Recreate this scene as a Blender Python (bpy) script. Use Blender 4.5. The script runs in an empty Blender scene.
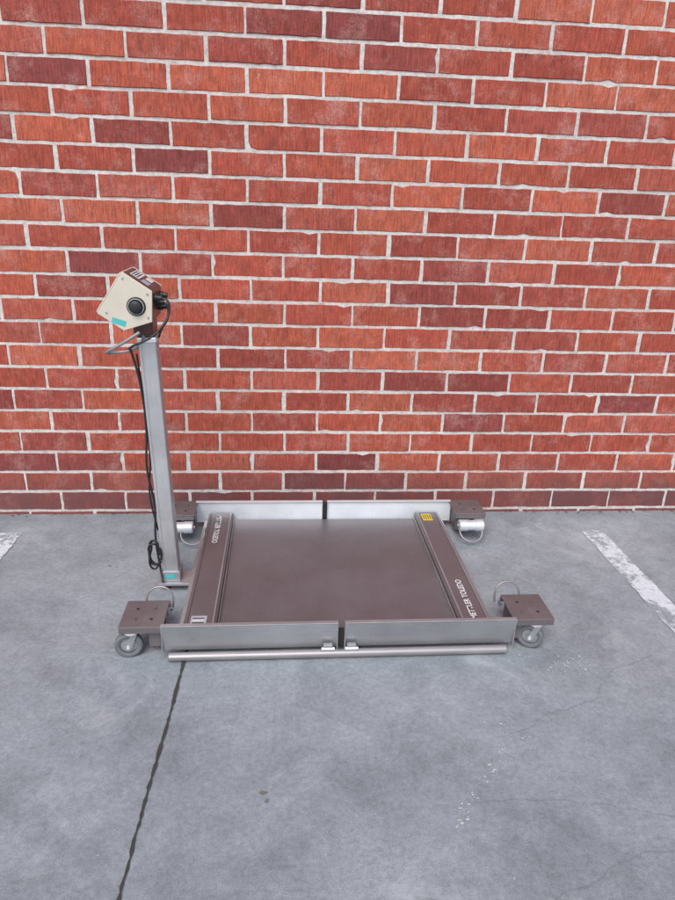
import bpy, bmesh, math, random
from mathutils import Vector, Matrix
random.seed(7)
sc=bpy.context.scene
# ---------------------------------------------------------------- helpers
def link(o,parent=None):
    sc.collection.objects.link(o)
    if parent: o.parent=parent
    return o
def mesh_obj(name,verts,faces,mat=None,parent=None,smooth=False):
    me=bpy.data.meshes.new(name); me.from_pydata(verts,[],faces); me.update()
    if mat: me.materials.append(mat)
    if smooth:
        for p in me.polygons: p.use_smooth=True
    return link(bpy.data.objects.new(name,me),parent)
def box(name,x0,x1,y0,y1,z0,z1,mat,parent,bev=.003,rot=None):
    bm=bmesh.new(); bmesh.ops.create_cube(bm,size=1)
    c=Vector(((x0+x1)/2,(y0+y1)/2,(z0+z1)/2))
    for v in bm.verts: v.co=Vector((v.co.x*(x1-x0),v.co.y*(y1-y0),v.co.z*(z1-z0)))
    if bev: bmesh.ops.bevel(bm,geom=bm.edges[:],offset=bev,segments=2,affect='EDGES',profile=.5)
    me=bpy.data.meshes.new(name); bm.to_mesh(me); bm.free(); me.materials.append(mat)
    o=link(bpy.data.objects.new(name,me),parent); o.location=c
    if rot: o.rotation_euler=rot
    return o
def prism(name,poly,y0,y1,mat,parent,bev=.004,axis='y'):
    bm=bmesh.new()
    if axis=='y': vs=[bm.verts.new((x,y0,z)) for x,z in poly]; d=Vector((0,y1-y0,0))
    else: vs=[bm.verts.new((y0,x,z)) for x,z in poly]; d=Vector((y1-y0,0,0))
    f=bm.faces.new(vs); r=bmesh.ops.extrude_face_region(bm,geom=[f])
    for v in r['geom']:
        if isinstance(v,bmesh.types.BMVert): v.co+=d
    bmesh.ops.recalc_face_normals(bm,faces=bm.faces[:])
    if bev: bmesh.ops.bevel(bm,geom=bm.edges[:],offset=bev,segments=2,affect='EDGES',profile=.5)
    me=bpy.data.meshes.new(name); bm.to_mesh(me); bm.free(); me.materials.append(mat)
    return link(bpy.data.objects.new(name,me),parent)
def lathe(name,prof,mat,parent,loc,axis='y',n=40,rz=0):
    vs=[];fs=[]
    for i in range(n):
        a=2*math.pi*i/n
        for t,r in prof:
            if axis=='y': vs.append((r*math.cos(a),t,r*math.sin(a)))
            elif axis=='x': vs.append((t,r*math.cos(a),r*math.sin(a)))
            else: vs.append((r*math.cos(a),r*math.sin(a),t))
    m=len(prof)
    for i in range(n):
        for j in range(m-1):
            a=i*m+j;b=((i+1)%n)*m+j
            fs.append((a,b,b+1,a+1))
    o=mesh_obj(name,vs,fs,mat,parent)
    bm=bmesh.new(); bm.from_mesh(o.data); bmesh.ops.remove_doubles(bm,verts=bm.verts[:],dist=1e-5)
    bmesh.ops.recalc_face_normals(bm,faces=bm.faces[:]); 
    for f in bm.faces: f.smooth=True
    for e in bm.edges:
        if len(e.link_faces)==2 and e.calc_face_angle(0)>.6: e.smooth=False
    bm.to_mesh(o.data); bm.free()
    o.location=loc; o.rotation_euler=(0,0,rz); return o
def tube(name,pts,r,mat,parent,cyclic=False,smooth=True):
    cu=bpy.data.curves.new(name,'CURVE'); cu.dimensions='3D'; cu.bevel_depth=r; cu.bevel_resolution=4; cu.resolution_u=10; cu.use_fill_caps=True
    s=cu.splines.new('BEZIER' if smooth else 'POLY')
    if smooth:
        s.bezier_points.add(len(pts)-1)
        for b,p in zip(s.bezier_points,pts): b.co=p; b.handle_left_type=b.handle_right_type='AUTO'
    else:
        s.points.add(len(pts)-1)
        for b,p in zip(s.points,pts): b.co=(*p,1)
    s.use_cyclic_u=cyclic
    cu.materials.append(mat)
    return link(bpy.data.objects.new(name,cu),parent)
def empty(name):
    o=bpy.data.objects.new(name,None); o.empty_display_size=.2; return link(o)
# ---------------------------------------------------------------- materials
class NT:
    def __init__(s,name):
        s.m=bpy.data.materials.new(name); s.m.use_nodes=True; s.t=s.m.node_tree; s.b=s.t.nodes['Principled BSDF']
        s.co=s.t.nodes.new('ShaderNodeTexCoord').outputs['Object']
    def n(s,t,**k):
        o=s.t.nodes.new(t)
        for a,v in k.items(): setattr(o,a,v)
        return o
    def l(s,a,b): s.t.links.new(a,b)
    def map(s,sc,co=None,loc=(0,0,0)):
        m=s.n('ShaderNodeMapping'); s.l(co or s.co,m.inputs[0]); m.inputs['Scale'].default_value=sc; m.inputs['Location'].default_value=loc; return m.outputs[0]
    def noise(s,scale,detail=5,rough=.6,co=None,dist=0):
        o=s.n('ShaderNodeTexNoise'); s.l(co or s.co,o.inputs['Vector']); o.inputs['Scale'].default_value=scale; o.inputs['Detail'].default_value=detail; o.inputs['Roughness'].default_value=rough; o.inputs['Distortion'].default_value=dist; return o.outputs[0]
    def ramp(s,f,stops):
        o=s.n('ShaderNodeValToRGB'); s.l(f,o.inputs[0]); e=o.color_ramp.elements
        while len(e)<len(stops): e.new(.5)
        for i,(p,c) in enumerate(stops):
            e[i].position=p; e[i].color=(*c,1) if isinstance(c,tuple) else (c,c,c,1)
        return o.outputs[0]
    def mix(s,f,a,b,mode='MIX'):
        o=s.n('ShaderNodeMix',data_type='RGBA',blend_type=mode)
        for i,v in ((0,f),(6,a),(7,b)):
            if hasattr(v,'is_linked'): s.l(v,o.inputs[i])
            else: o.inputs[i].default_value=v if i==0 else (*v,1)
        return o.outputs[2]
    def math(s,op,a,b=0,clamp=False):
        o=s.n('ShaderNodeMath',operation=op,use_clamp=clamp)
        for i,v in ((0,a),(1,b)):
            if hasattr(v,'is_linked'): s.l(v,o.inputs[i])
            else: o.inputs[i].default_value=v
        return o.outputs[0]
    def bump(s,h,st,d):
        o=s.n('ShaderNodeBump'); s.l(h,o.inputs['Height']); o.inputs['Strength'].default_value=st; o.inputs['Distance'].default_value=d; s.l(o.outputs[0],s.b.inputs['Normal'])
    def col(s,c):
        if hasattr(c,'is_linked'): s.l(c,s.b.inputs['Base Color'])
        else: s.b.inputs['Base Color'].default_value=(*c,1)
    def rough(s,c):
        if hasattr(c,'is_linked'): s.l(c,s.b.inputs['Roughness'])
        else: s.b.inputs['Roughness'].default_value=c

def metal(name,c,metallic=.8,rough=.38,var=.15,brush=(1,60,60),stain=None):
    m=NT(name); n1=m.noise(3,6,.65); n2=m.noise(9,3,.5,m.map(brush))
    f=m.ramp(n1,[(.3,1-var),(.7,1+var*.5)]); f2=m.ramp(n2,[(.3,1-var*.5),(.7,1.)])
    cc=m.mix(1,c,f,'MULTIPLY'); cc=m.mix(1,cc,f2,'MULTIPLY')
    sc_=m.ramp(m.noise(40,6,.75,m.map((1,2.5,1))),[(.62,0.),(.72,.38)])
    cc=m.mix(sc_,cc,tuple(min(.8,q*1.5+.04) for q in c))
    sm_=m.ramp(m.noise(11,7,.7,m.map((1,1,1),None,(5,5,5)),.6),[(.56,0.),(.72,.30)])
    cc=m.mix(sm_,cc,tuple(q*.55 for q in c))
    if stain:
        s=m.ramp(m.noise(14,6,.7),[(.58,0.),(.72,.6)]); cc=m.mix(s,cc,stain)
    m.col(cc); m.b.inputs['Metallic'].default_value=metallic
    m.rough(m.ramp(n1,[(.3,rough-.08),(.7,rough+.12)]))
    m.bump(n2,.15,.001); return m.m
def plain(name,c,rough=.6,metallic=0,var=.15,sc=25):
    m=NT(name); n=m.noise(sc,5,.6); m.col(m.mix(1,c,m.ramp(n,[(.3,1-var),(.7,1.)]),'MULTIPLY')); m.rough(rough); m.b.inputs['Metallic'].default_value=metallic; m.bump(n,.1,.001); return m.m

# brick
m=NT('brick'); at=m.n('ShaderNodeAttribute',attribute_name='bcol').outputs['Color']
rnd=m.n('ShaderNodeNewGeometry').outputs['Random Per Island']
off=m.n('ShaderNodeCombineXYZ'); m.l(m.math('MULTIPLY',rnd,37.),off.inputs[0]); m.l(m.math('MULTIPLY',rnd,91.),off.inputs[2])
va=m.n('ShaderNodeVectorMath',operation='ADD'); m.l(m.co,va.inputs[0]); m.l(off.outputs[0],va.inputs[1]); bco=va.outputs[0]
st=m.noise(1,4,.7,m.map((170,1,14),bco)); st2=m.noise(1,5,.7,m.map((42,1,9),bco)); blot=m.noise(18,6,.72,bco); fine=m.noise(170,3,.6,bco)
c=m.mix(1,at,m.ramp(st,[(.32,.52),(.5,.96),(.68,1.26)]),'MULTIPLY')
c=m.mix(1,c,m.ramp(blot,[(.3,.74),(.55,1.),(.75,1.2)]),'MULTIPLY')
c=m.mix(1,c,m.ramp(fine,[(.3,.80),(.7,1.14)]),'MULTIPLY')
c=m.mix(m.ramp(st2,[(.48,0.),(.66,.42)]),c,(.21,.054,.044))
sm=m.math('MULTIPLY',m.ramp(m.noise(7,8,.75),[(.51,0.),(.69,.62)]),m.ramp(fine,[(.4,.25),(.6,1.)]))
c=m.mix(sm,c,(.60,.36,.31))
chip=m.ramp(m.noise(26,5,.7,m.map((1,1,1),bco,(3,9,5))),[(.68,0.),(.72,.8)]); c=m.mix(chip,c,(.60,.50,.46))
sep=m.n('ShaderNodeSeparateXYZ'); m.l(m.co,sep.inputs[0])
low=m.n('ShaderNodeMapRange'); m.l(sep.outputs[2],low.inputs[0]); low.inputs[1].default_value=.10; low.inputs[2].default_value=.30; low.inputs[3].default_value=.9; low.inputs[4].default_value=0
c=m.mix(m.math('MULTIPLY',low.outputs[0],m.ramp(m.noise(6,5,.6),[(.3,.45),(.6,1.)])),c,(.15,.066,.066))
m.col(c); m.rough(.88); m.b.inputs['Specular IOR Level'].default_value=.25
h=m.math('ADD',m.math('MULTIPLY',st,1.),m.math('MULTIPLY',blot,.9)); m.bump(h,.65,.0045); BRICK=m.m
m=NT('mortar'); n1=m.noise(60,6,.7); n2=m.noise(3.5,6,.7)
c=m.mix(m.ramp(n2,[(.35,0.),(.65,1.)]),(.72,.675,.635),(.60,.53,.49)); c=m.mix(1,c,m.ramp(n1,[(.3,.68),(.6,1.)]),'MULTIPLY'); 
c=m.mix(m.ramp(m.noise(22,5,.6),[(.56,0.),(.68,.6)]),c,(.42,.25,.21))
c=m.mix(m.ramp(m.noise(1.6,7,.7,dist=.5),[(.60,0.),(.72,.4)]),c,(.38,.33,.31))
m.col(c); m.rough(.95); m.bump(n1,.7,.006); MORTAR=m.m
# concrete
m=NT('concrete'); big=m.noise(.9,6,.6,dist=.4); mid=m.noise(4,8,.68,dist=.3); fn=m.noise(70,5,.75); vf=m.noise(330,2,.6)
c=m.mix(m.ramp(big,[(.35,0.),(.65,1.)]),(.268,.298,.322),(.340,.372,.396))
c=m.mix(1,c,m.ramp(mid,[(.28,.74),(.5,1.),(.72,1.16)]),'MULTIPLY')
c=m.mix(1,c,m.ramp(m.noise(18,7,.7,dist=.2),[(.3,.84),(.55,1.),(.75,1.10)]),'MULTIPLY')
c=m.mix(1,c,m.ramp(fn,[(.3,.75),(.55,1.),(.75,1.15)]),'MULTIPLY')
c=m.mix(1,c,m.ramp(vf,[(.3,.73),(.6,1.),(.75,1.2)]),'MULTIPLY')
c=m.mix(m.ramp(m.noise(2.1,8,.72,dist=.8),[(.56,0.),(.70,.42)]),c,(.49,.515,.54))
c=m.mix(m.ramp(m.noise(5.5,6,.6),[(.64,0.),(.76,.38)]),c,(.18,.182,.19))
c=m.mix(m.ramp(m.noise(150,2,.5),[(.70,0.),(.74,.6)]),c,(.10,.10,.105))
c=m.mix(m.ramp(m.noise(120,2,.5,m.map((1,1,1),None,(4,2,7))),[(.72,0.),(.76,.6)]),c,(.58,.60,.62))
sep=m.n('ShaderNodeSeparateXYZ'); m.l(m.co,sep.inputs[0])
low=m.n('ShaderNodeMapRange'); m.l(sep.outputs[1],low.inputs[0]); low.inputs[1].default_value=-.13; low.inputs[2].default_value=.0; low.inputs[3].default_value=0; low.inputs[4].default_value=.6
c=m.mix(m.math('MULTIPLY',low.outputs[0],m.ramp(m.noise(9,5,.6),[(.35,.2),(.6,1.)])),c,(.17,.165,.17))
m.col(c); m.rough(.82); m.bump(m.math('ADD',fn,m.math('MULTIPLY',vf,.6)),.4,.003); CONC=m.m
m=NT('worn_white_paint'); w=m.noise(24,8,.75); w2=m.noise(3.2,4,.6)
a=m.math('ADD',m.math('MULTIPLY',w,.55),m.math('MULTIPLY',w2,.5))
m.col(m.mix(m.ramp(m.noise(90,4,.6),[(.3,.0),(.7,1.)]),(.54,.58,.61),(.72,.76,.79))); m.rough(.8); m.l(m.ramp(a,[(.455,0.),(.545,.92)]),m.b.inputs['Alpha']); PAINT=m.m
CRACK=plain('crack_dirt',(.05,.048,.047),.95)
HAIR=plain('hairline_crack_dirt',(.22,.23,.24),.95)
SPLAT=plain('dried_plaster',(.60,.62,.63),.85,0,.25,60)
OIL=plain('oil_stain',(.17,.15,.14),.6)
STEEL=metal('stainless_deck',(.190,.170,.180),.40,.44,.18,(60,1,60))
STRIP=metal('stainless_weigh_bar',(.190,.166,.174),.40,.38,.14,(60,1,60))
FLAP=metal('stainless_ramp',(.45,.45,.465),.6,.39,.22,(1,60,60))
BRIGHT=metal('bright_stainless',(.80,.82,.84),.5,.36,.14,(60,60,1))
POSTM=metal('galvanised_post',(.58,.58,.59),.55,.38,.22,(60,60,1))
BOXM=metal('stainless_bracket',(.200,.174,.178),.4,.42,.2,(1,40,40),(.31,.28,.27))  # stainless plates; brownish reflection of the brick wall put into the base colour
PIPE=metal('pipe_steel',(.35,.325,.335),.5,.42,.18,(1,60,60))
RUB=plain('grey_rubber',(.15,.16,.17),.7); BLK=plain('black_plastic',(.018,.018,.02),.45)
CREAM=plain('cream_steel',(.68,.61,.50),.42,.15,.14,8); BROWN=plain('dark_enclosure',(.12,.062,.053),.3,.4,.2,8)
WHITE=plain('label_white',(.75,.75,.76),.6); YEL=plain('label_yellow',(.80,.58,.04),.6); TEAL=plain('label_teal',(.08,.48,.47),.5); GREY=plain('label_grey',(.42,.42,.45),.6); DARK=plain('dark_recess',(.025,.022,.022),.8)
# ---------------------------------------------------------------- brick wall
WL,WR,WH=-8.5,9.5,4.6
wall=mesh_obj('brick_wall',[],[]) ; wall.data.clear_geometry()
CH,BLn,J=.1016,.3048,.0142; Z0=.178*CH-CH
vs=[];fs=[];cols=[]
pal=[(.46,.102,.062),(.435,.092,.060),(.475,.112,.066),(.40,.083,.056),(.445,.106,.072),(.49,.126,.076),(.42,.089,.058)]
dk=[(.345,.075,.055),(.300,.068,.055),(.360,.080,.058),(.255,.062,.055)]
m_=0; z=Z0
while z<WH:
    x=WL-((WL+.756)%BLn)-(BLn/2 if m_%2==0 else 0)
    x+=random.uniform(-.006,.006)
    while x<WR:
        x0=x+J/2+random.uniform(-.003,.003); x1=x+BLn-J/2+random.uniform(-.003,.003)
        z0=z+J/2+random.uniform(-.0016,.0016); z1=z+CH-J/2+random.uniform(-.0016,.0016)
        prot=random.uniform(-.0012,.0012); tl=random.uniform(-.0012,.0012)
        jt=lambda a=.0016: random.uniform(-a,a)
        ol=[]
        nx=9
        for i in range(nx): ol.append((x0+(x1-x0)*i/nx, z0))
        for i in range(3): ol.append((x1, z0+(z1-z0)*i/3))
        for i in range(nx): ol.append((x1-(x1-x0)*i/nx, z1))
        for i in range(3): ol.append((x0, z1-(z1-z0)*i/3))
        cx,cz=(x0+x1)/2,(z0+z1)/2; N=len(ol); b=len(vs)
        ol=[(px+jt(),pz+jt()) for px,pz in ol]
        if random.random()<.22:
            k=random.randrange(N); ol[k]=(ol[k][0]+(cx-ol[k][0])*.05,ol[k][1]+(cz-ol[k][1])*.18)
        for px,pz in ol: vs.append((px,.0115,pz))
        for px,pz in ol: vs.append((px,.0026+prot,pz))
        for px,pz in ol:
            sx=.0020 if px<cx else -.0020; sz=.0020 if pz<cz else -.0020
            vs.append((px+sx,prot+tl*(pz-cz)/.05,pz+sz))
        for i in range(N):
            j=(i+1)%N
            fs.append((b+i,b+j,b+N+j,b+N+i)); fs.append((b+N+i,b+N+j,b+2*N+j,b+2*N+i))
        fs.append(tuple(b+2*N+i for i in range(N)))
        r=random.random()
        darkp=.42 if z<.10 else (.28 if z<1.3 else .22)
        c=random.choice(dk) if r<darkp else random.choice(pal)
        if z<.05: c=random.choice(dk)
        k=random.uniform(.88,1.12); c=tuple(q*k for q in c)
        cols.append((c,2*N+1))
        x+=BLn
    z+=CH; m_+=1
def addbox(x0,x1,y0,y1,z0,z1):
    b=len(vs); vs.extend([(x0,y0,z0),(x1,y0,z0),(x1,y1,z0),(x0,y1,z0),(x0,y0,z1),(x1,y0,z1),(x1,y1,z1),(x0,y1,z1)])
    fs.extend([(b,b+1,b+5,b+4),(b+1,b+2,b+6,b+5),(b+2,b+3,b+7,b+6),(b+3,b,b+4,b+7),(b+4,b+5,b+6,b+7),(b,b+3,b+2,b+1)])
addbox(WL-.1,WR+.35,.0040,.32,-.3,WH+.02)
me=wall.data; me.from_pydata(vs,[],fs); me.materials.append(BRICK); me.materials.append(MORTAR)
ca=me.color_attributes.new('bcol','FLOAT_COLOR','CORNER')
buf=[]; li=0
for c,nfc in cols:
    for q in range(nfc):
        buf.extend((c[0],c[1],c[2],1.)*me.polygons[li].loop_total); li+=1
for q in range(li,len(me.polygons)): buf.extend((.3,.3,.3,1.)*me.polygons[q].loop_total); me.polygons[q].material_index=1
ca.data.foreach_set('color',buf); me.update()
box('wall_coping',WL-.15,WR+.4,-.05,.37,WH+.024,WH+.12,CONC,wall,.01)
# ---------------------------------------------------------------- pavement
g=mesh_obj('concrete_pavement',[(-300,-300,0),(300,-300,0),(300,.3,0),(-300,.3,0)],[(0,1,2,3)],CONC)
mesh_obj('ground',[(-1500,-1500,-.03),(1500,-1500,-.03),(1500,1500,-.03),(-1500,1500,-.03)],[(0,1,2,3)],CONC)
def strip_line(name,pts,w,mat,z=.004,jit=.003,step=.02,parent=g,wv=.5):
    P=[];
    for a,b in zip(pts[:-1],pts[1:]):
        a=Vector(a);b=Vector(b);n=max(2,int((b-a).length/step))
        for i in range(n): P.append(a.lerp(b,i/n))
    P.append(Vector(pts[-1])); v=[];f=[];drift=0
    for i,p in enumerate(P):
        d=(P[min(i+1,len(P)-1)]-P[max(i-1,0)]).normalized(); nrm=Vector((-d.y,d.x))
        drift=drift*.93+random.uniform(-jit,jit); ww=w*random.uniform(1-wv,1+wv)/2
        if i in(0,len(P)-1): ww*=.1
        q=p+nrm*drift; v+= [(q.x+nrm.x*ww,q.y+nrm.y*ww,z),(q.x-nrm.x*ww,q.y-nrm.y*ww,z)]
        if i: f.append((2*i-2,2*i-1,2*i+1,2*i))
    return mesh_obj(name,v,f,mat,parent)
strip_line('control_joint',[(-.33,-.01),(-.325,-1.1),(-.343,-1.5),(-.358,-1.95),(-.36,-3),(-.37,-6)],.0080,CRACK,.004,.0013,.014,wv=.6)
strip_line('hairline_crack_1',[(.10,-2.02),(.32,-1.96),(.55,-1.99),(.86,-1.88),(1.3,-1.84)],.0011,HAIR,.004,.004,.012)
strip_line('hairline_crack_2',[(.66,-1.50),(.80,-1.42),(.98,-1.36),(1.12,-1.22),(1.30,-1.14)],.0011,HAIR,.004,.005,.012)
strip_line('hairline_crack_3',[(.50,-1.72),(.75,-1.74),(1.05,-1.80)],.0010,HAIR,.004,.005,.012)
def pline(x0,x1,y0,y1):
    n=200;v=[];f=[]
    for i in range(n+1):
        y=y0+(y1-y0)*i/n; v+=[(x0+random.uniform(-.003,.003),y,.004),(x1+random.uniform(-.003,.003),y,.004)]
        if i: f.append((2*i-2,2*i-1,2*i+1,2*i))
    return mesh_obj('parking_line',v,f,PAINT)
pline(-1.287,-1.183,-.20,-5.2); pline(1.448,1.552,-.22,-5.2); pline(4.19,4.294,-.22,-5.2); pline(-4.03,-3.926,-.2,-5.2)
v=[];f=[]
def splat(x,y,r,z=.0045):
    n=random.randint(7,11); b=len(v); a0=random.random()*6
    el=random.uniform(.5,1)
    for i in range(n):
        a=a0+2*math.pi*i/n; rr=r*random.uniform(.5,1.25)
        v.append((x+rr*math.cos(a),y+rr*math.sin(a)*el,z))
    f.append(tuple(range(b,b+n)))
def trail(a,b,n,sp,r0,r1):
    for i in range(n):
        t=random.random(); x=a[0]+(b[0]-a[0])*t+random.gauss(0,sp); y=a[1]+(b[1]-a[1])*t+random.gauss(0,sp)
        splat(x,y,random.uniform(r0,r1)*(random.random()**1.5+.25),.0042+random.random()*.0012)
trail((.66,-1.51),(.42,-1.80),80,.012,.001,.005)
trail((.66,-1.40),(.70,-1.55),26,.03,.001,.004)
trail((.84,-1.18),(1.02,-1.19),60,.03,.001,.006)
trail((.60,-1.62),(.75,-1.66),22,.03,.001,.003)
trail((.9,-1.35),(1.25,-1.15),24,.05,.001,.003)
for _ in range(40): splat(random.uniform(-1,1.5),random.uniform(-2,-.2),random.uniform(.0008,.002))
mesh_obj('plaster_spatter',v,f,SPLAT,g)
v=[];f=[]
splat(-.05,-1.66,.011); splat(-.04,-1.685,.006); splat(-.72,-.50,.008); splat(-.69,-.51,.005)
mesh_obj('oil_spot',v,f,OIL,g)
v=[];f=[]
for _ in range(260):
    splat(random.uniform(-3,3.5),-abs(random.gauss(0,.02))-.003,random.uniform(.0015,.006))
mesh_obj('wall_foot_grit',v,f,CRACK,g)
# ---------------------------------------------------------------- floor scale
S=empty('portable_floor_scale')
CX,CY=.20,-.635
X0,X1=-.40,.805
box('deck',-.225,.627,-1.085,-.175,.035,.052,STEEL,S,.003)
box('chassis',-.33,.73,-1.08,-.18,.018,.033,DARK,S,.002)
for k,(a,b) in enumerate(((-.34,-.227),(.629,.742))):
    xa,xb=(a,b)
    poly=[(xa,.022),(xa,.078),(xa+.006,.084),(xb-.006,.084),(xb,.078),(xb,.022)]
    prism(f'weigh_bar_{k+1}',poly,-1.088,-.172,STRIP,S,.0015)
    for xx in (xa+.008,xb-.014):
        box(f'bar_edge_{k+1}',xx,xx+.006,-1.08,-.18,.0845,.0885,STRIP if xx<xa+.01 and k==0 else FLAP,S,.001)
    xo=-.362 if k==0 else .744
    box(f'side_rail_{k+1}',xo,xo+.020,-1.08,-.18,.012,.050,FLAP,S,.002)
    xi=xb+.0015 if k==0 else xa-.0055
    box(f'deck_return_{k+1}',xi,xi+.004,-1.075,-.185,.0525,.064,FLAP,S,.0008)
def ramp(tag,yb,yt,zb,zt,mat,front):
    for i,(a,b) in enumerate(((X0,CX-.011),(CX+.011,X1))):
        t=.004
        vs_=[(a,yb,zb),(b,yb,zb),(b,yt,zt),(a,yt,zt),(a,yb+t,zb),(b,yb+t,zb),(b,yt+t,zt),(a,yt+t,zt)]
        o=mesh_obj(f'{tag}_ramp_{i+1}',vs_,[(0,1,2,3),(5,4,7,6),(3,2,6,7),(0,4,5,1),(0,3,7,4),(1,5,6,2)],mat,S)
        lip=.016*(1 if front else -1)
        box(f'{tag}_ramp_lip_{i+1}',a,b,min(yt,yt+lip)+.002,max(yt,yt+lip)+.002,zt+.0005,zt+.005,mat,S,.0015)
        for q,e in enumerate((a,b-.004)):
            box(f'{tag}_ramp_gusset_{i+1}{q}',e,e+.004,yb-.014 if front else yb-.002,yb-.001 if front else yb+.016,zb-.002,zt-.004,mat,S,.001)
ramp('front',-1.098,-1.118,.030,.132,FLAP,True)
ramp('rear',-.166,-.148,.035,.132,BRIGHT,False)
box('ramp_gap_front',CX-.0105,CX+.0105,-1.094,-1.088,.03,.10,DARK,S,.001)
box('ramp_gap_rear',CX-.0105,CX+.0105,-.170,-.16,.03,.134,BLK,S,.001)
for tag,yy in(('front',-1.120),('rear',-.130)):
    L=.578
    lathe(f'{tag}_tube',[(-L,0),(-L,.012),(-L+.003,.0145),(L-.003,.0145),(L,.012),(L,0)],PIPE,S,(CX,yy,.019),'x',24)
    for i,dx in enumerate((-.045,.035)):
        box(f'{tag}_hinge_{i+1}',CX+dx-.016,CX+dx+.016,yy-.006,yy+.010,.034,.056,FLAP,S,.003)
        lathe(f'{tag}_hinge_pin_{i+1}',[(-.022,0),(-.022,.006),(.022,.006),(.022,0)],BRIGHT,S,(CX+dx,yy-.004,.040),'x',16)
def wheel(tag,x,y,rz,par):
    r=.046
    lathe(f'tyre_{tag}',[(-.010,.028),(-.014,.034),(-.014,.040),(-.009,r),(.009,r),(.014,.040),(.014,.034),(.010,.028)],RUB,par,(x,y,r+.001),'y',40,rz)
    lathe(f'hub_{tag}',[(-.013,0),(-.013,.011),(-.007,.013),(-.006,.0285),(.006,.0285),(.007,.013),(.013,.011),(.013,0)],FLAP,par,(x,y,r+.001),'y',32,rz)
    c,s=math.cos(rz),math.sin(rz)
    for q,d in enumerate((-1,1)):
        ox,oy=-s*d*.018,c*d*.018
        o=box(f'fork_{tag}_{q}',-.010,.010,-.0015,.0015,-.028,.034,FLAP,par,.001)
        o.location=(x+ox+.012*c,y+oy+.012*s,r+.026); o.rotation_euler=(0,.35,rz)
    lathe(f'axle_{tag}',[(-.024,0),(-.024,.006),(.024,.006),(.024,0)],BRIGHT,par,(x,y,r+.001),'y',16,rz)
    lathe(f'swivel_{tag}',[(0,.0),(0,.026),(.006,.026),(.006,0)],BRIGHT,par,(x+.012,y,.0975),'z',24)
corners=[('front_left',-1,-1),('front_right',1,-1),('rear_left',-1,1),('rear_right',1,1)]
for tag,sx,sy in corners:
    xa,xb=(-.537,-.392) if sx<0 else (.797,.942)
    ya,yb=(-1.108,-.952) if sy<0 else (-.285,-.135)
    box(f'plate_{tag}',xa,xb,ya,yb,.124,.130,BOXM,S,.002)
    box(f'plate_lip_front_{tag}',xa+.001,xb-.001,ya+.001,ya+.006,.104,.1235,BOXM,S,.0015)
    box(f'plate_lip_back_{tag}',xa+.001,xb-.001,yb-.006,yb-.001,.104,.1235,BOXM,S,.0015)
    xo=xa+.001 if sx<0 else xb-.006
    box(f'plate_lip_side_{tag}',xo,xo+.005,ya+.008,yb-.008,.106,.1235,BOXM,S,.0015)
    xi=xb-.055 if sx<0 else xa+.012
    box(f'gusset_{tag}',xi,xi+.04,ya+.03,yb-.02,.03,.1225,BOXM,S,.003)
    for i in range(2):
        for j in range(2):
            px=xa+.045+.055*i; py=ya+.045+.06*j
            lathe(f'bolt_{tag}_{i}{j}',[(.1305,0),(.1305,.0055),(.1312,.0055),(.1312,0)] if (i+j)%2 else [(.1305,0),(.1305,.007),(.135,.007),(.135,0)],DARK if (i+j)%2 else BOXM,S,(px,py,0),'z',6 if (i+j)%2==0 else 16)
    wx=-.512 if sx<0 else .873
    wy=-1.083 if sy<0 else -.19
    wheel(tag,wx,wy,{(-1,-1):.08,(1,-1):-.45,(-1,1):.5,(1,1):.2}[(sx,sy)],S)
    cyy=yb+.022 if sy<0 else ya-.020
    cxx=(xa+xb)/2+(.01 if sx<0 else .0)
    lathe(f'lift_cylinder_{tag}',[(-.058,0),(-.058,.022),(-.054,.027),(-.02,.027),(-.018,.024),(.018,.024),(.02,.027),(.054,.027),(.058,.022),(.058,0)],BRIGHT,S,(cxx,cyy,.080),'x',28)
    lathe(f'lift_pin_{tag}',[(-.066,0),(-.066,.008),(.066,.008),(.066,0)],PIPE,S,(cxx,cyy,.080),'x',16)
    hx=cxx-.038 if sx>0 else cxx+.022
    w=.045
    if sy<0:
        A=[(hx-w,cyy,.085),(hx-w,cyy+.004,.125),(hx-w*.75,cyy+.010,.149),(hx,cyy+.014,.162),(hx+w*.75,cyy+.010,.149),(hx+w,cyy+.004,.125),(hx+w,cyy,.085)]
    else:
        A=[(hx-w+.03,cyy,.075),(hx-w+.03,cyy-.03,.050),(hx-w*.6+.03,cyy-.048,.032),(hx+.035,cyy-.056,.024),(hx+w*.6+.04,cyy-.048,.030),(hx+w+.04,cyy-.03,.050),(hx+w+.04,cyy,.075)]
    tube(f'handle_{tag}',A,.0038,PIPE,S)
def text(name,body,size,loc,rz,mat,z):
    cu=bpy.data.curves.new(name,'FONT'); cu.body=body; cu.size=size; cu.align_x='CENTER'; cu.align_y='CENTER'; cu.extrude=0; cu.offset=size*.02
    to=bpy.data.objects.new(name+'_tmp',cu); sc.collection.objects.link(to); bpy.context.view_layer.update()
    me=bpy.data.meshes.new_from_object(to.evaluated_get(bpy.context.evaluated_depsgraph_get())); bpy.data.objects.remove(to)
    me.materials.clear(); me.materials.append(mat)
    o=link(bpy.data.objects.new(name,me),S); o.location=(*loc,z); o.rotation_euler=(0,0,rz); return o
text('lettering_1','METTLER TOLEDO',.031,(.686,-.905),math.radians(90),WHITE,.0852)
text('lettering_2','METTLER TOLEDO',.031,(-.290,-.33),math.radians(-90),WHITE,.0852)
box('caution_label',.655,.70,-.262,-.196,.0845,.0853,YEL,S,0)
for i in range(4): box(f'caution_text_{i}',.661+.010*i,.665+.010*i,-.255,-.203,.0854,.0857,DARK,S,0)
box('serial_plate',-.316,-.262,-1.062,-.985,.0845,.0853,GREY,S,0)
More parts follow.
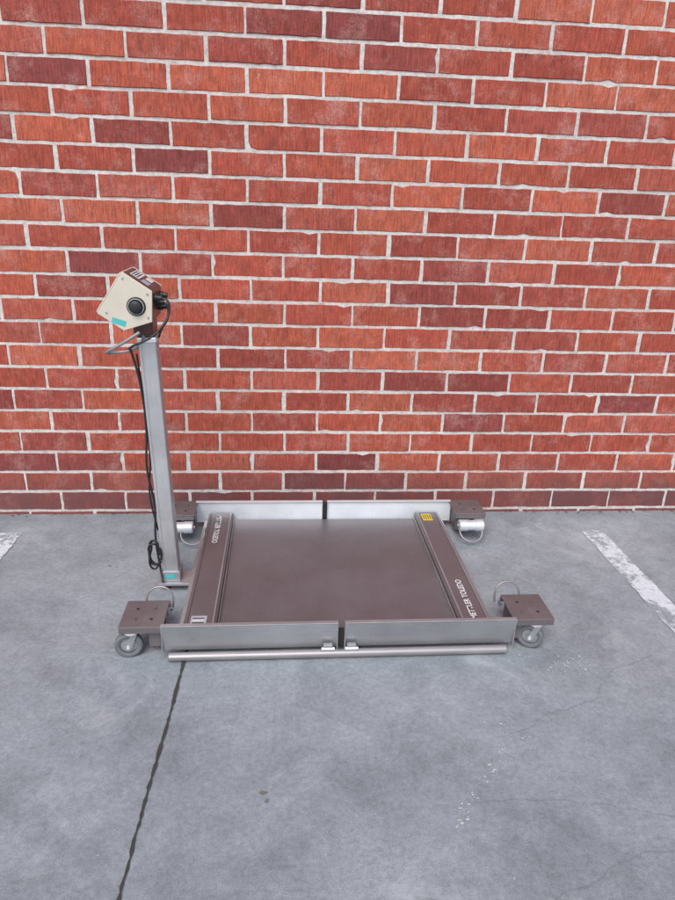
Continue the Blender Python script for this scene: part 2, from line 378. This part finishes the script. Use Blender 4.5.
for i in range(5): box(f'serial_text_{i}',-.311,-.270,-1.054+.013*i,-1.049+.013*i,.0854,.0857,WHITE if i%2 else DARK,S,0)
PX,PY=-.452,-.655; hw=.030; LEAN=-.032
BX=PX+.017
def px_at(z): return PX+.017-.032*(z-.08)
box('post_foot',BX-.045,BX+.095,PY-.05,PY+.05,.030,.042,FLAP,S,.002)
box('post_socket',BX-.036,BX+.036,PY-.036,PY+.036,.0425,.085,FLAP,S,.002)
box('post_sticker',BX-.020,BX+.016,PY-.0372,PY-.0362,.058,.076,TEAL,S,0)
box('post_leg',BX-.03,BX-.005,PY-.02,PY+.02,.0,.029,DARK,S,.002)
def lean(o,z): o.location.x=px_at(z)+ (o.location.x-PX); o.rotation_euler=(0,LEAN,0)
lean(box('post',PX-hw,PX+hw,PY-hw,PY+hw,.080,1.00,POSTM,S,.004),.54)
lean(box('post_seam',PX-.021,PX-.018,PY-hw-.0009,PY-hw-.0002,.09,.98,FLAP,S,0),.535)
lean(box('post_cap',PX-hw-.003,PX+hw+.003,PY-hw-.003,PY+hw+.003,.985,1.003,BRIGHT,S,.003),.995)
y0,y1=-.740,-.565
F_,A_,C_,D_,E_=(-.606,1.092),(-.515,1.226),(-.424,1.166),(-.430,1.066),(-.524,1.036)
PL=[F_,A_,C_,D_,E_]
prism('terminal_body',PL,y0+.006,y1-.006,BROWN,S,.006)
prism('terminal_side_near',PL,y0-.002,y0+.005,CREAM,S,.002)
prism('terminal_side_far',PL,y1-.005,y1+.002,CREAM,S,.002)
d=Vector((A_[0]-F_[0],0,A_[1]-F_[1])); n=Vector((-d.z,0,d.x)).normalized(); d.normalize()
def slab(name,s0,s1,ya,yb,t0,t1,mat):
    p=Vector((F_[0],0,F_[1])); q=[]
    for yy in(ya,yb):
        for (s,t) in((s0,t0),(s1,t0),(s1,t1),(s0,t1)):
            w=p+d*s+n*t; q.append((w.x,yy,w.z))
    return mesh_obj(name,q,[(0,1,2,3),(7,6,5,4),(0,4,5,1),(1,5,6,2),(2,6,7,3),(3,7,4,0)],mat,S)
slab('display_face',.004,.156,y0,y1,.001,.005,CREAM); slab('display_window',.085,.140,y0+.03,y1-.03,.0055,.007,BLK); slab('keypad',.02,.07,y0+.03,y1-.03,.0055,.007,GREY)
KX,KZ=-.478,1.116
lathe('side_knob_ring',[(-.004,0),(-.004,.028),(0,.031),(.004,.031)],BLK,S,(KX,y0-.004,KZ),'y',40)
lathe('side_knob',[(-.016,0),(-.016,.013),(-.013,.019),(0,.021)],BLK,S,(KX,y0-.008,KZ),'y',32)
lathe('side_knob_rim',[(-.0052,.0235),(-.007,.0242),(-.007,.0255),(-.0052,.0265)],GREY,S,(KX,y0-.004,KZ),'y',40)
for i,(sx_,sz_) in enumerate(((-.575,1.094),(-.515,1.205),(-.440,1.156),(-.442,1.08))):
    lathe(f'side_screw_{i+1}',[(-.003,0),(-.003,.003),(0,.004)],FLAP,S,(sx_,y0-.002,sz_),'y',12)
box('teal_sticker',-.560,-.515,y0-.0034,y0-.0026,1.056,1.074,TEAL,S,0,(0,.30,0))
def lab(name,P,Q,u0,u1,ya,yb,mat):
    P=Vector((P[0],0,P[1]));Q=Vector((Q[0],0,Q[1])); e=Q-P; nn=Vector((-e.z,0,e.x)).normalized()
    if nn.x<0: nn=-nn
    a=P+e*u0+nn*.0008;b=P+e*u1+nn*.0008
    return mesh_obj(name,[(a.x,ya,a.z),(b.x,ya,b.z),(b.x,yb,b.z),(a.x,yb,a.z)],[(0,1,2,3)],mat,S)
lab('type_label',A_,C_,.16,.46,y0+.04,y0+.15,WHITE); lab('type_label_small',A_,C_,.54,.80,y0+.03,y0+.085,GREY); lab('approval_label',A_,C_,.56,.78,y0+.10,y0+.15,WHITE)
for i in range(3): lab(f'label_print_{i}',A_,C_,.20+.08*i,.23+.08*i,y0+.05,y0+.135,DARK)
for o in [o for o in bpy.data.objects if o.name.startswith('label_print')]: o.location=(.0005,0,.0008)
for i,(zz,yy) in enumerate(((1.14,y0+.035),(1.12,y0+.075),(1.10,y0+.12),(1.135,y0+.145))):
    lathe(f'cable_gland_{i+1}',[(0,.013),(.012,.013),(.012,.010),(.026,.009),(.026,0)],BLK,S,(-.427,yy,zz),'x',18)
tube('head_cable_1',[(-.402,y0+.035,1.14),(-.382,y0+.03,1.132),(-.379,y0+.02,1.09),(-.405,y0+.0,1.045),(-.440,y0-.012,1.015),(-.50,y0-.01,.985),(-.525,PY-.01,.955)],.004,BLK,S)
tube('head_cable_2',[(-.402,y0+.075,1.12),(-.390,y0+.07,1.11),(-.390,y0+.06,1.07),(-.41,y0+.05,1.035),(-.428,PY,1.0)],.004,BLK,S)
box('head_bracket',-.505,-.440,-.69,-.60,1.006,1.070,BROWN,S,.004)
tube('bracket_loop',[(-.475,-.735,1.03),(-.53,-.735,.995),(-.585,-.72,.962),(-.600,-.69,.950),(-.575,-.66,.945),(-.52,-.66,.955),(-.49,-.67,.975),(-.470,-.70,1.01)],.0055,PIPE,S)
def cx(z,d=0): return px_at(z)-hw-.008+d
tube('signal_cable',[(-.525,PY-.01,.955),(cx(.9,-.012),PY-.012,.90),(cx(.8),PY-.015,.80),(cx(.66),PY-.012,.66),(cx(.52,-.012),PY-.015,.52),(cx(.36),PY-.012,.36),(cx(.22,-.008),PY-.02,.22),(cx(.1),PY-.03,.10),(cx(.05,.01),PY-.055,.05)],.0042,BLK,S)
tube('signal_cable_2',[(cx(.94,-.006),PY-.005,.94),(cx(.75),PY,.75),(cx(.55,.0),PY,.55),(cx(.4,-.016),PY,.40),(cx(.25),PY,.25)],.0035,BLK,S)
co=[]
for i in range(26):
    a=i/26*2*math.pi*3; co.append((cx(.165,-.014)+.020*math.cos(a)+random.uniform(-.006,.006),PY-.035+.012*math.sin(a*.5),.165+.055*math.sin(a)+random.uniform(-.006,.006)))
tube('cable_coil',co,.0038,BLK,S)
# ---------------------------------------------------------------- camera
f,yaw,pitch,roll,H,D=652.4953,.0898,.3602,.0339,1.4503,2.9486
Fv=Vector((math.sin(yaw)*math.cos(pitch),math.cos(yaw)*math.cos(pitch),-math.sin(pitch)))
R=Vector((math.cos(yaw),-math.sin(yaw),0)); U=R.cross(Fv)
c,s=math.cos(roll),math.sin(roll); R2=c*R+s*U; U2=-s*R+c*U
M=Matrix((( R2.x,U2.x,-Fv.x,0),(R2.y,U2.y,-Fv.y,-D),(R2.z,U2.z,-Fv.z,H),(0,0,0,1)))
cam=bpy.data.cameras.new('camera'); co_=bpy.data.objects.new('camera',cam); link(co_); co_.matrix_world=M
cam.sensor_fit='VERTICAL'; cam.sensor_height=36; cam.lens=36*f/900; cam.clip_end=5000; cam.clip_start=.05
sc.camera=co_
# ---------------------------------------------------------------- light: soft open-shade daylight
EL=math.radians(50); AZ=math.radians(196)
w=bpy.data.worlds.new('World'); sc.world=w; w.use_nodes=True; nt=w.node_tree; bg=nt.nodes['Background']
sky=nt.nodes.new('ShaderNodeTexSky'); sky.sky_type='NISHITA'; sky.sun_disc=False; sky.sun_elevation=EL; sky.sun_rotation=AZ
sky.air_density=1; sky.dust_density=1.5; sky.ozone_density=1
nt.links.new(sky.outputs[0],bg.inputs[0]); bg.inputs[1].default_value=.15
sd=Vector((math.sin(AZ)*math.cos(EL),math.cos(AZ)*math.cos(EL),math.sin(EL)))
l=bpy.data.lights.new('sun','SUN'); l.energy=3.1; l.angle=math.radians(42); l.color=(1,.97,.935)
lo=link(bpy.data.objects.new('sun',l)); lo.rotation_euler=sd.to_track_quat('Z','Y').to_euler(); lo.location=(-1,-8,8)
sc.view_settings.view_transform='Standard'; sc.view_settings.look='None'; sc.view_settings.exposure=0
